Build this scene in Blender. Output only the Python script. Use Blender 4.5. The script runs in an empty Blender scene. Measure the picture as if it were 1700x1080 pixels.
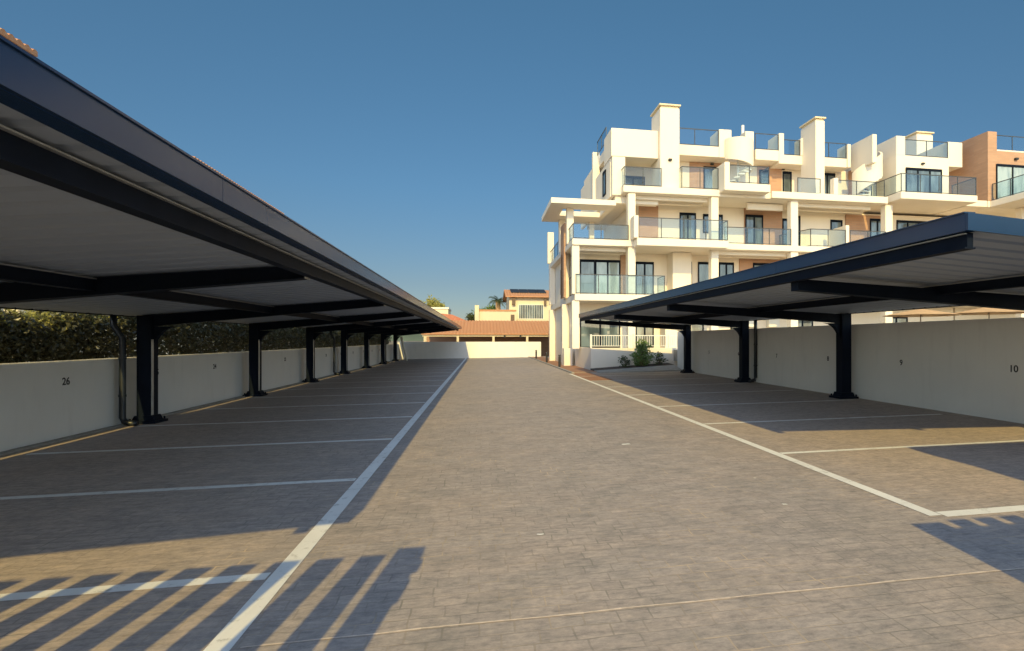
import bpy, bmesh, math, random
import numpy as np
from mathutils import Vector, Matrix

scene = bpy.context.scene
COL = scene.collection
R = math.radians

# ------------------------------------------------------------------ camera, sky, sun, exposure
YAW = 0.17381
cam_d = bpy.data.cameras.new('camera')
cam = bpy.data.objects.new('camera', cam_d)
COL.objects.link(cam)
cam.location = (0, 0, 1.54)
cam.rotation_euler = (R(90), 0, -YAW)
cam_d.sensor_width = 36
cam_d.lens = 36 * 900 / 1700
cam_d.shift_x = (850 - 958.3) / 1700
cam_d.shift_y = (563.5 - 540) / 1700
cam_d.clip_start = 0.05
cam_d.clip_end = 5000
scene.camera = cam

SUN_VEC = Vector((0.22, 1.68, -1.0)).normalized()      # the way the light travels
to_sun = -SUN_VEC
elev = math.asin(to_sun.z)
azim = math.atan2(to_sun.x, to_sun.y)

world = bpy.data.worlds.new('World')
scene.world = world
world.use_nodes = True
wn = world.node_tree
wn.nodes.clear()
wo = wn.nodes.new('ShaderNodeOutputWorld')
wb = wn.nodes.new('ShaderNodeBackground')
sky = wn.nodes.new('ShaderNodeTexSky')
sky.sky_type = 'NISHITA'
sky.sun_disc = False
sky.sun_elevation = elev
sky.sun_rotation = azim
sky.altitude = 0
sky.air_density = 1.0
sky.dust_density = 0.25
sky.ozone_density = 3.5
# a deeper blue low down than the model gives
wtc = wn.nodes.new('ShaderNodeTexCoord')
wsp = wn.nodes.new('ShaderNodeSeparateXYZ')
wn.links.new(wtc.outputs['Generated'], wsp.inputs[0])
def sky_ramp(stops, fac):
    r = wn.nodes.new('ShaderNodeValToRGB'); e = r.color_ramp.elements
    while len(e) < len(stops): e.new(.5)
    for e_, (p_, c_) in zip(e, stops):
        e_.position = p_; e_.color = (*c_, 1)
    wn.links.new(fac, r.inputs[0])
    return r.outputs[0]
def sky_mix(mode, fac, a, b):
    m = wn.nodes.new('ShaderNodeMix'); m.data_type = 'RGBA'; m.blend_type = mode; m.clamp_factor = True
    for k, v in ((0, fac), (6, a), (7, b)):
        if isinstance(v, (int, float)): m.inputs[k].default_value = v
        elif isinstance(v, tuple): m.inputs[k].default_value = (*v, 1)
        else: wn.links.new(v, m.inputs[k])
    return m.outputs[2]
# deep blue away from the sun; boosted overhead and sunward as added fill for the shade
away = sky_ramp(((0.0, (.31, .305, .31)), (.10, (.316, .322, .322)), (.26, (.35, .46, .466)), (.53, (.444, .633, .605))), wsp.outputs[2])
wmr = wn.nodes.new('ShaderNodeMapRange')
wmr.interpolation_type = 'SMOOTHSTEP'
for k_, v_ in ((1, .5), (2, -.6), (3, 0.0), (4, 1.0)): wmr.inputs[k_].default_value = v_
wn.links.new(wsp.outputs[1], wmr.inputs[0])
side = wmr.outputs[0]
tint = sky_mix('MIX', side, away, (2.68, 2.27, 1.80))
wn.links.new(sky_mix('MULTIPLY', 1.0, sky.outputs[0], tint), wb.inputs[0])
wb.inputs[1].default_value = 0.15
wn.links.new(wb.outputs[0], wo.inputs[0])

sun_d = bpy.data.lights.new('sun', 'SUN')
sun_d.energy = 3.5
sun_d.angle = R(0.5)
sun_d.color = (1.0, 0.77, 0.28)
sun = bpy.data.objects.new('sun', sun_d)
COL.objects.link(sun)
sun.location = (-6, -40, 30)
sun.rotation_euler = SUN_VEC.to_track_quat('-Z', 'Y').to_euler()

scene.view_settings.view_transform = 'Standard'
scene.view_settings.look = 'None'
scene.view_settings.exposure = 0.2
scene.view_settings.gamma = 1.0
scene.render.engine = 'CYCLES'
scene.cycles.max_bounces = 8
scene.cycles.transparent_max_bounces = 16

# ------------------------------------------------------------------ helpers
KX = 0.0119
def gz(x):                       # the lot has a slight cross fall
    return KX * max(-8.0, min(12.0, x))

class MB:
    def __init__(s):
        s.v, s.f = [], []
    def add(s, vs, fs):
        b = len(s.v)
        s.v += [tuple(p) for p in vs]
        s.f += [tuple(i + b for i in f) for f in fs]
        return s
    def box(s, x0, x1, y0, y1, z0, z1):
        vs = [(x0,y0,z0),(x1,y0,z0),(x1,y1,z0),(x0,y1,z0),(x0,y0,z1),(x1,y0,z1),(x1,y1,z1),(x0,y1,z1)]
        return s.add(vs, [(3,2,1,0),(4,5,6,7),(0,1,5,4),(1,2,6,5),(2,3,7,6),(3,0,4,7)])
    def hexa(s, b, t):           # four bottom points, four top points
        return s.add(list(b) + list(t), [(3,2,1,0),(4,5,6,7),(0,1,5,4),(1,2,6,5),(2,3,7,6),(3,0,4,7)])
    def prism(s, pts, axis, a0, a1):   # outline in the other two axes, swept along axis
        def mk(p, a):
            return {'y': (p[0], a, p[1]), 'x': (a, p[0], p[1]), 'z': (p[0], p[1], a)}[axis]
        n = len(pts)
        vs = [mk(p, a0) for p in pts] + [mk(p, a1) for p in pts]
        fs = [tuple(range(n)), tuple(range(2*n-1, n-1, -1))]
        fs += [(i, i+n, (i+1) % n + n, (i+1) % n) for i in range(n)]
        return s.add(vs, fs)
    def tube(s, path, r, n=10, r1=None, caps=True):
        path = [Vector(p) for p in path]
        m = len(path)
        rings = []
        for i, p in enumerate(path):
            d = (path[min(i+1, m-1)] - path[max(i-1, 0)]).normalized()
            up = Vector((0,0,1)) if abs(d.z) < .95 else Vector((1,0,0))
            a = d.cross(up).normalized(); b = d.cross(a).normalized()
            rr = r if r1 is None else r + (r1 - r) * i / (m - 1)
            rings.append([p + (a*math.cos(2*math.pi*k/n) + b*math.sin(2*math.pi*k/n))*rr for k in range(n)])
        vs = [q for rg in rings for q in rg]
        fs = []
        for i in range(m-1):
            for k in range(n):
                fs.append((i*n+k, i*n+(k+1) % n, (i+1)*n+(k+1) % n, (i+1)*n+k))
        if caps:
            fs.append(tuple(range(n-1, -1, -1))); fs.append(tuple((m-1)*n+k for k in range(n)))
        return s.add(vs, fs)
    def build(s, name, mat, parent=None, smooth=False, bevel=0, loc=None):
        me = bpy.data.meshes.new(name)
        me.from_pydata(s.v, [], s.f)
        bm = bmesh.new(); bm.from_mesh(me)
        bmesh.ops.recalc_face_normals(bm, faces=bm.faces)
        if bevel:
            es = [e for e in bm.edges if len(e.link_faces) == 2 and e.calc_face_angle(0) > .5]
            bmesh.ops.bevel(bm, geom=es, offset=bevel, segments=2, affect='EDGES', clamp_overlap=True)
        bm.to_mesh(me); bm.free()
        if smooth:
            for p in me.polygons: p.use_smooth = True
        me.materials.append(mat)
        o = bpy.data.objects.new(name, me)
        COL.objects.link(o)
        if parent: o.parent = parent
        if loc: o.location = loc
        return o

def tag(o, label=None, cat=None, group=None, kind=None):
    if label: o['label'] = label
    if cat: o['category'] = cat
    if group: o['group'] = group
    if kind: o['kind'] = kind
    return o

def empty(name, loc, label, cat, group=None):
    o = bpy.data.objects.new(name, None)
    o.empty_display_size = .3
    COL.objects.link(o)
    o.location = loc
    return tag(o, label, cat, group)

class Thing:
    """An Empty at a thing's base; parts are given in world coordinates."""
    def __init__(s, name, loc, label, cat, group=None):
        s.o = empty(name, loc, label, cat, group)
        s.off = Vector(loc)
    def part(s, name, mb, mat, parent=None, **k):
        o = mb.build(name, mat, **k)
        if parent is None:
            o.parent = s.o
            o.location = -s.off
        else:
            o.parent = parent
        return o

def copy_tree(o, parent=None):
    c = o.copy(); COL.objects.link(c)
    if parent: c.parent = parent
    for ch in list(o.children): copy_tree(ch, c)
    return c

# ------------------------------------------------------------------ materials
def mat(name):
    m = bpy.data.materials.new(name); m.use_nodes = True
    nt = m.node_tree
    return m, nt, nt.nodes['Principled BSDF'], nt.nodes, nt.links

def coords(nt, scale=(1,1,1), src='Object'):
    tc = nt.nodes.new('ShaderNodeTexCoord'); mp = nt.nodes.new('ShaderNodeMapping')
    mp.inputs['Scale'].default_value = scale
    if src == 'World':
        g = nt.nodes.new('ShaderNodeNewGeometry')
        nt.links.new(g.outputs['Position'], mp.inputs[0])
    else:
        nt.links.new(tc.outputs[src], mp.inputs[0])
    return mp.outputs[0]

def noise(nt, vec, scale, detail=4, rough=.55):
    n = nt.nodes.new('ShaderNodeTexNoise')
    n.inputs['Scale'].default_value = scale; n.inputs['Detail'].default_value = detail
    n.inputs['Roughness'].default_value = rough
    nt.links.new(vec, n.inputs['Vector'])
    return n.outputs['Fac']

def ramp(nt, fac, stops):
    r = nt.nodes.new('ShaderNodeValToRGB')
    e = r.color_ramp.elements
    while len(e) < len(stops): e.new(.5)
    for i, (p, c) in enumerate(stops):
        e[i].position = p
        e[i].color = (c, c, c, 1) if isinstance(c, (int, float)) else (*c, 1)
    nt.links.new(fac, r.inputs[0])
    return r.outputs[0]

def mix(nt, fac, a, b, mode='MIX'):
    m = nt.nodes.new('ShaderNodeMix'); m.data_type = 'RGBA'; m.blend_type = mode
    for sock, v in ((m.inputs[0], fac), (m.inputs[6], a), (m.inputs[7], b)):
        if isinstance(v, (int, float)): sock.default_value = v
        elif isinstance(v, tuple): sock.default_value = (*v, 1)
        else: nt.links.new(v, sock)
    return m.outputs[2]

def bump(nt, bsdf, h, strength=.3, dist=.01):
    b = nt.nodes.new('ShaderNodeBump')
    b.inputs['Strength'].default_value = strength; b.inputs['Distance'].default_value = dist
    nt.links.new(h, b.inputs['Height'])
    nt.links.new(b.outputs[0], bsdf.inputs['Normal'])

def plain(name, c, rough=.6, var=.12, sc=3, metal=0, spec=.5, bumpy=0, src='World'):
    m, nt, b, N, L = mat(name)
    v = coords(nt, src=src)
    f = noise(nt, v, sc, 5)
    lo = tuple(x*(1-var) for x in c); hi = tuple(min(1, x*(1+var)) for x in c)
    L.new(ramp(nt, f, [(.3, lo), (.7, hi)]), b.inputs['Base Color'])
    b.inputs['Roughness'].default_value = rough
    b.inputs['Metallic'].default_value = metal
    b.inputs['Specular IOR Level'].default_value = spec
    if bumpy:
        bump(nt, b, noise(nt, v, 60, 3), bumpy, .004)
    return m

def render_wall(name, c, stain=.1):
    m, nt, b, N, L = mat(name)
    v = coords(nt, src='World')
    vs = coords(nt, (2.2, 2.2, .35), 'World')
    f1 = noise(nt, v, .9, 5, .6)
    f2 = noise(nt, vs, 2.0, 4)
    c1 = mix(nt, f1, tuple(x*(1-stain) for x in c), c)
    c2 = mix(nt, ramp(nt, f2, [(.55, 0.0), (.8, stain*2.2)]), c1, tuple(x*.72 for x in c))
    L.new(c2, b.inputs['Base Color'])
    b.inputs['Roughness'].default_value = .85
    b.inputs['Specular IOR Level'].default_value = .2
    bump(nt, b, noise(nt, v, 35, 4), .25, .006)
    return m

M = {}
M['white'] = render_wall('white_render', (.85, .76, .64), .06)
M['boundary'] = render_wall('boundary_render', (.88, .86, .82), .14)
M['cream'] = render_wall('cream_render', (.78, .66, .46), .1)
M['dark_metal'] = plain('anthracite_paint', (.007, .011, .021), .55, .15, 4, 0, .06)
M['fascia'] = plain('fascia_paint', (.014, .040, .100), .22, .06, 1.5, 0, .25)
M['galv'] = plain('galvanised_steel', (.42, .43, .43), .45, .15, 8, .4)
M['pipe'] = plain('pipe_paint', (.012, .016, .022), .4, .1, 6)
M['black'] = plain('black_paint', (.02, .02, .02), .6, .1)
M['rail'] = plain('rail_metal', (.05, .055, .06), .4, .1)
M['white_paint'] = plain('white_metal', (.78, .76, .70), .5, .05)
M['soil'] = plain('garden_soil', (.07, .045, .032), .95, .4, 14, bumpy=.6)
M['concrete'] = plain('pale_concrete', (.34, .32, .29), .85, .14, 5, bumpy=.3)
M['umbrella'] = plain('parasol_cloth', (.55, .36, .20), .9, .12, 5)
M['wood'] = plain('trunk_bark', (.16, .11, .075), .9, .3, 12, bumpy=.6)
M['palm_trunk'] = plain('palm_bark', (.38, .24, .13), .9, .3, 10, bumpy=.5)
M['solar'] = plain('solar_cell', (.02, .024, .035), .55, .2, 8)
M['curtain'] = plain('curtain_cloth', (.45, .50, .50), .9, .1, 3)
M['ground'] = plain('dry_ground', (.20, .16, .11), .95, .3, .4, bumpy=.3)
M['hill'] = plain('far_hill', (.10, .13, .09), .95, .3, .02)

def sheet_mat():
    m, nt, b, N, L = mat('roof_sheet')
    v = coords(nt, src='World')
    vs = coords(nt, (.25, 3.0, 1), 'World')
    f = noise(nt, vs, 1.6, 5, .6); f2 = noise(nt, v, .8, 3)
    L.new(mix(nt, f2, mix(nt, f, (.29, .34, .42), (.39, .44, .53)), (.33, .375, .45)), b.inputs['Base Color'])
    b.inputs['Roughness'].default_value = .55
    return m
M['sheet'] = sheet_mat()

def brick_mat(name, c1, c2, mortar, bw, rh, ms=.012, rot=None):
    m, nt, b, N, L = mat(name)
    g = N.new('ShaderNodeNewGeometry')
    sep = N.new('ShaderNodeSeparateXYZ'); L.new(g.outputs['Position'], sep.inputs[0])
    ad = N.new('ShaderNodeMath'); ad.operation = 'ADD'
    L.new(sep.outputs[0], ad.inputs[0]); L.new(sep.outputs[1], ad.inputs[1])
    cb = N.new('ShaderNodeCombineXYZ'); L.new(ad.outputs[0], cb.inputs[0]); L.new(sep.outputs[2], cb.inputs[1])
    t = N.new('ShaderNodeTexBrick')
    L.new(cb.outputs[0], t.inputs['Vector'])
    t.inputs['Color1'].default_value = (*c1, 1); t.inputs['Color2'].default_value = (*c2, 1)
    t.inputs['Mortar'].default_value = (*mortar, 1)
    t.inputs['Scale'].default_value = 1; t.inputs['Mortar Size'].default_value = ms
    t.inputs['Brick Width'].default_value = bw; t.inputs['Row Height'].default_value = rh
    f = noise(nt, g.outputs['Position'], 2, 4)
    L.new(mix(nt, ramp(nt, f, [(.3, 0.0), (.7, .35)]), t.outputs['Color'], c2), b.inputs['Base Color'])
    b.inputs['Roughness'].default_value = .8
    return m
M['brick'] = brick_mat('terracotta_cladding', (.50, .295, .185), (.42, .24, .15), (.40, .28, .20), .6, .12)

def paving_mat():
    m, nt, b, N, L = mat('stamped_concrete')
    g = N.new('ShaderNodeNewGeometry')
    pos = g.outputs['Position']
    # wobble the joints a little
    nz = N.new('ShaderNodeTexNoise'); nz.inputs['Scale'].default_value = 5; L.new(pos, nz.inputs['Vector'])
    vm = N.new('ShaderNodeVectorMath'); vm.operation = 'MULTIPLY_ADD'
    vm.inputs[1].default_value = (.035, .035, 0)
    L.new(nz.outputs['Color'], vm.inputs[0]); L.new(pos, vm.inputs[2])
    t = N.new('ShaderNodeTexBrick')
    L.new(vm.outputs[0], t.inputs['Vector'])
    t.inputs['Color1'].default_value = (.70, .70, .70, 1); t.inputs['Color2'].default_value = (1, 1, 1, 1)
    t.inputs['Mortar'].default_value = (.5, .5, .5, 1)
    t.inputs['Scale'].default_value = 1; t.inputs['Mortar Size'].default_value = .006
    t.inputs['Mortar Smooth'].default_value = .3
    t.inputs['Brick Width'].default_value = .19; t.inputs['Row Height'].default_value = .125
    t.offset = .37; t.squash = 1.45; t.squash_frequency = 3
    big = noise(nt, pos, .35, 5, .65)
    streak = noise(nt, coords(nt, (.35, 2.2, 1), 'World'), 1.0, 6, .65)
    fine = noise(nt, pos, 30, 5, .7)
    mid = noise(nt, pos, 2.4, 6, .65)
    base = mix(nt, ramp(nt, big, [(.32, 0.0), (.68, 1.0)]), (.415, .365, .345), (.545, .44, .38))
    base = mix(nt, ramp(nt, streak, [(.35, 0.0), (.65, .75)]), base, (.46, .405, .38))
    base = mix(nt, ramp(nt, mid, [(.46, 0.0), (.70, .5)]), base, (.27, .255, .24))
    # the bays hold more tan dust than the driven lane
    sx = N.new('ShaderNodeSeparateXYZ'); L.new(pos, sx.inputs[0])
    ab = N.new('ShaderNodeMath'); ab.operation = 'SUBTRACT'; ab.inputs[1].default_value = 1.25; L.new(sx.outputs[0], ab.inputs[0])
    ac = N.new('ShaderNodeMath'); ac.operation = 'ABSOLUTE'; L.new(ab.outputs[0], ac.inputs[0])
    ad2 = N.new('ShaderNodeMath'); ad2.operation = 'MULTIPLY_ADD'; ad2.inputs[1].default_value = .1; L.new(ac.outputs[0], ad2.inputs[0])
    dn = N.new('ShaderNodeMath'); dn.operation = 'MULTIPLY_ADD'; dn.inputs[1].default_value = .28; dn.inputs[2].default_value = -.14
    L.new(noise(nt, pos, 1.1, 5, .65), dn.inputs[0]); L.new(dn.outputs[0], ad2.inputs[2])
    base = mix(nt, ramp(nt, ad2.outputs[0], [(.20, 0.0), (.36, .50)]), base, (.60, .475, .39))
    base = mix(nt, .30, base, t.outputs['Color'], 'MULTIPLY')
    grit = noise(nt, coords(nt, (.55, 1.5, 1), 'World'), 15, 10, .82)
    base = mix(nt, .85, base, ramp(nt, grit, [(.32, (.42, .42, .44)), (.48, (.92, .91, .90)), (.68, (1.38, 1.30, 1.20))]), 'MULTIPLY')
    blot = noise(nt, coords(nt, (.5, 1.6, 1), 'World'), 4.2, 6, .7)
    base = mix(nt, .34, base, ramp(nt, blot, [(.32, (.66, .68, .70)), (.55, (1.0, 1.0, 1.0)), (.75, (1.18, 1.10, 1.0))]), 'MULTIPLY')
    base = mix(nt, ramp(nt, fine, [(.3, .30), (.7, 0.0)]), base, (.17, .16, .15))
    # joints: pale dust in some places, dark in others
    dust = ramp(nt, noise(nt, pos, .9, 3), [(.45, 0.0), (.62, 1.0)])
    jc = mix(nt, dust, (.23, .21, .185), (.62, .47, .33))
    jm = N.new('ShaderNodeMath'); jm.operation = 'MULTIPLY'
    L.new(t.outputs['Fac'], jm.inputs[0])
    L.new(ramp(nt, noise(nt, pos, 3.1, 4), [(.42, .10), (.66, .85)]), jm.inputs[1])
    base = mix(nt, jm.outputs[0], base, jc)
    # scattered pale specks and spots
    sp = ramp(nt, noise(nt, pos, 7.0, 2, .4), [(.79, 0.0), (.82, .7)])
    base = mix(nt, sp, base, (.65, .6, .52))
    L.new(base, b.inputs['Base Color'])
    b.inputs['Roughness'].default_value = .78
    b.inputs['Specular IOR Level'].default_value = .3
    inv = N.new('ShaderNodeMath'); inv.operation = 'SUBTRACT'; inv.inputs[0].default_value = 1
    L.new(t.outputs['Fac'], inv.inputs[1])
    ad = N.new('ShaderNodeMath'); ad.operation = 'ADD'
    ml = N.new('ShaderNodeMath'); ml.operation = 'MULTIPLY'; ml.inputs[1].default_value = .5
    L.new(fine, ml.inputs[0]); L.new(inv.outputs[0], ad.inputs[0]); L.new(ml.outputs[0], ad.inputs[1])
    bump(nt, b, ad.outputs[0], .35, .004)
    return m
M['paving'] = paving_mat()

def paint_mat():
    m, nt, b, N, L = mat('road_paint')
    v = coords(nt, src='World')
    f = noise(nt, v, 9, 6, .7); f2 = noise(nt, v, 1.2, 4)
    c = mix(nt, ramp(nt, f2, [(.3, 0.0), (.7, 1.0)]), (.78, .76, .72), (.88, .86, .82))
    L.new(mix(nt, ramp(nt, f, [(.55, 0.0), (.72, .7)]), c, (.30, .27, .23)), b.inputs['Base Color'])
    b.inputs['Roughness'].default_value = .7
    return m
M['paint'] = paint_mat()
M['joint'] = plain('joint_mortar', (.68, .56, .47), .9, .2, 20)

def terracotta_paving():
    m, nt, b, N, L = mat('terracotta_paving')
    g = N.new('ShaderNodeNewGeometry')
    t = N.new('ShaderNodeTexBrick'); L.new(g.outputs['Position'], t.inputs['Vector'])
    t.inputs['Color1'].default_value = (.40, .19, .10, 1); t.inputs['Color2'].default_value = (.32, .15, .085, 1)
    t.inputs['Mortar'].default_value = (.30, .22, .16, 1)
    t.inputs['Scale'].default_value = 1; t.inputs['Mortar Size'].default_value = .012
    t.inputs['Brick Width'].default_value = .4; t.inputs['Row Height'].default_value = .2
    L.new(t.outputs['Color'], b.inputs['Base Color']); b.inputs['Roughness'].default_value = .8
    return m
M['terracotta'] = terracotta_paving()

def tile_mat(name, c1, c2):
    m, nt, b, N, L = mat(name)
    v = coords(nt, src='World')
    f = noise(nt, v, 2.2, 5, .7); f2 = noise(nt, v, 12, 2)
    L.new(mix(nt, ramp(nt, f2, [(.4, 0.0), (.65, .6)]), mix(nt, f, c1, c2), (.50, .33, .20)), b.inputs['Base Color'])
    b.inputs['Roughness'].default_value = .8
    return m
M['tile'] = tile_mat('clay_tile', (.50, .20, .09), (.60, .28, .125))
M['red_tile'] = tile_mat('red_tile', (.42, .09, .055), (.48, .14, .08))

def glass_mat(name, tint, refl):
    m, nt, b, N, L = mat(name)
    N.remove(b)
    out = N['Material Output']
    tr = N.new('ShaderNodeBsdfTransparent'); tr.inputs[0].default_value = (*tint, 1)
    gl = N.new('ShaderNodeBsdfGlossy'); gl.inputs['Roughness'].default_value = .03
    gl.inputs[0].default_value = (.8, .85, .9, 1)
    lw_ = N.new('ShaderNodeLayerWeight')
    fr = N.new('ShaderNodeMath'); fr.operation = 'POWER'; fr.inputs[1].default_value = 4.5
    L.new(lw_.outputs['Facing'], fr.inputs[0])
    mu = N.new('ShaderNodeMath'); mu.operation = 'MULTIPLY_ADD'; mu.inputs[1].default_value = refl; mu.inputs[2].default_value = .035
    mx = N.new('ShaderNodeMixShader')
    L.new(fr.outputs[0], mu.inputs[0]); L.new(mu.outputs[0], mx.inputs[0])
    L.new(tr.outputs[0], mx.inputs[1]); L.new(gl.outputs[0], mx.inputs[2])
    L.new(mx.outputs[0], out.inputs[0])
    return m
M['glass'] = glass_mat('railing_glass', (.84, .90, .92), .6)

def pane_mat(name, c, mixc):
    m, nt, b, N, L = mat(name)
    v = coords(nt, (1.3, 1.3, .35), 'World')
    f = noise(nt, v, 1.3, 3)
    L.new(ramp(nt, f, [(.42, c), (.60, mixc)]), b.inputs['Base Color'])
    b.inputs['Roughness'].default_value = .04
    b.inputs['Specular IOR Level'].default_value = .9
    return m
M['pane'] = pane_mat('window_glass', (.06, .08, .09), (.17, .22, .24))
M['pane_pale'] = pane_mat('curtained_glass', (.20, .26, .27), (.36, .43, .43))

def leaf_mat(name, dark, light, trans=.35):
    m, nt, b, N, L = mat(name)
    oi = N.new('ShaderNodeNewGeometry')
    v = coords(nt, src='World')
    f = noise(nt, v, 1.7, 3); f2 = noise(nt, v, 23, 2)
    c = mix(nt, ramp(nt, f2, [(.35, 0.0), (.65, 1.0)]), mix(nt, f, dark, light), light)
    L.new(c, b.inputs['Base Color']); b.inputs['Roughness'].default_value = .3
    tl = N.new('ShaderNodeBsdfTranslucent'); L.new(c, tl.inputs[0])
    mx = N.new('ShaderNodeMixShader'); mx.inputs[0].default_value = trans
    L.new(b.outputs[0], mx.inputs[1]); L.new(tl.outputs[0], mx.inputs[2])
    L.new(mx.outputs[0], N['Material Output'].inputs[0])
    return m
M['hedge'] = leaf_mat('hedge_leaf', (.030, .033, .022), (.11, .105, .05), .22)
M['leaf'] = leaf_mat('tree_leaf', (.04, .065, .025), (.10, .12, .04))
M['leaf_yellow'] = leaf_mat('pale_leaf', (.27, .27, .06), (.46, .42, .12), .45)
M['leaf_bush'] = leaf_mat('bush_leaf', (.09, .17, .045), (.22, .31, .10))

# ------------------------------------------------------------------ ground, paving, markings (structure)
def structure(name, mb, m, **k):
    return tag(mb.build(name, m, **k), kind='structure')

g = MB().add([(-900,-300,-.25),(900,-300,-.25),(900,1800,-.25),(-900,1800,-.25)], [(0,1,2,3)])
structure('ground', g, M['ground'])

pv = MB()
xs = [-8.0, -4, 0, 4, 8, 12.0]
for i in range(5):
    a, b = xs[i], xs[i+1]
    pv.add([(a,-8,gz(a)),(b,-8,gz(b)),(b,48,gz(b)),(a,48,gz(a))], [(0,1,2,3)])
structure('parking_pavement', pv, M['paving'])

def strip(x0, x1, y0, y1, dz=.004, n=4, jit=.0):
    mb = MB()
    for i in range(n):
        a = x0 + (x1-x0)*i/n; b = x0 + (x1-x0)*(i+1)/n
        mb.add([(a,y0,gz(a)+dz),(b,y0,gz(b)+dz),(b,y1,gz(b)+dz),(a,y1,gz(a)+dz)], [(0,1,2,3)])
    return mb
structure('edge_line', strip(-1.37, -1.24, -2, 46.4, .005, 1), M['paint'])
structure('edge_line', strip(3.73, 3.85, 4.0, 23.4, .005, 1), M['paint'])
for i in range(18):
    y = 3.86 + 2.5*i
    structure('bay_line', strip(-6.30, -1.385, y-.055, y+.055), M['paint'])
for i in range(8):
    y = 4.02 + 2.52*i
    w = .065 if i == 0 else .045
    structure('bay_line', strip(3.86, 8.7, y-w, y+w), M['paint'])
for (x, y, r, k) in ((2.05, 7.6, .05, 1), (.45, 4.25, .018, 2), (2.72, 4.55, .022, 3)):
    rs = random.Random(k); pts = []
    for i in range(11):
        a = 2*math.pi*i/11; q = r*rs.uniform(.55, 1.2)
        pts.append((x+q*1.5*math.cos(a), y+q*math.sin(a), gz(x)+.005))
    structure('plaster_spot', MB().add(pts, [tuple(range(11))]), M['paint'])
jb = MB()
rnd = random.Random(4)
px_, py_ = -1.2, 2.985
while px_ < 8.5:
    nx = px_ + .22; ny = 2.99 + rnd.uniform(-.006, .006); w = rnd.uniform(.005, .010)
    jb.add([(px_,py_-.005,gz(px_)+.0035),(nx,ny-w,gz(nx)+.0035),(nx,ny+w,gz(nx)+.0035),(px_,py_+.005,gz(px_)+.0035)], [(0,1,2,3)])
    px_, py_ = nx, ny
structure('expansion_joint', jb, M['joint'])
# gutter strip at the foot of the left wall
structure('channel_kerb', MB().box(-6.72, -6.60, -2, 46.3, gz(-6.7)-.05, gz(-6.7)+.03), M['concrete'])
# terracotta footpath beside the building, pale apron at the end of the right bays
structure('footpath', MB().hexa([(3.98,24.0,-.05),(5.1,24.0,-.05),(5.1,46.3,-.05),(3.98,46.3,-.05)],
    [(3.98,24.0,gz(4)+.03),(5.1,24.0,gz(5.1)+.03),(5.1,46.3,gz(5.1)+.03),(3.98,46.3,gz(4)+.03)]), M['terracotta'])
structure('footpath_kerb', MB().box(3.86, 3.978, 23.4, 46.2, -.05, gz(3.9)+.06), M['concrete'])
structure('tan_strip', strip(3.86, 4.75, 19.3, 23.9, .003, 1), M['terracotta'])
ap = MB().hexa([(5.12,23.5,-.1),(9.0,23.5,-.1),(9.0,24.6,-.1),(5.12,24.6,-.1)],
               [(5.12,23.5,gz(5.1)+.03),(9.0,23.5,gz(9)+.05),(9.0,24.6,gz(9)+.24),(5.12,24.6,gz(5.1)+.05)])
structure('ramp_apron', ap, M['concrete'])
pb = MB().hexa([(5.12,24.602,-.1),(9.0,24.602,-.1),(9.0,25.5,-.1),(5.12,25.5,-.1)],
               [(5.12,24.602,gz(5)+.06),(9.0,24.602,gz(9)+.25),(9.0,25.5,gz(9)+.30),(5.12,25.5,gz(5)+.10)])
structure('planting_bed', pb, M['soil'])
hl = MB()
hr = random.Random(9)
prev = None
pts = []
for i in range(61):
    x = -700 + 1400*i/60
    pts.append((x, 22 + 7*math.sin(i*.35) + 5*math.sin(i*.13+1) + hr.uniform(-1.2, 1.2)))
for i in range(60):
    (a, za), (b, zb) = pts[i], pts[i+1]
    hl.add([(a,700,-2),(b,700,-2),(b,780,zb),(a,780,za),(b,900,-2),(a,900,-2)], [(0,1,2,3),(3,2,4,5)])
structure('hills', hl, M['hill'])

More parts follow.
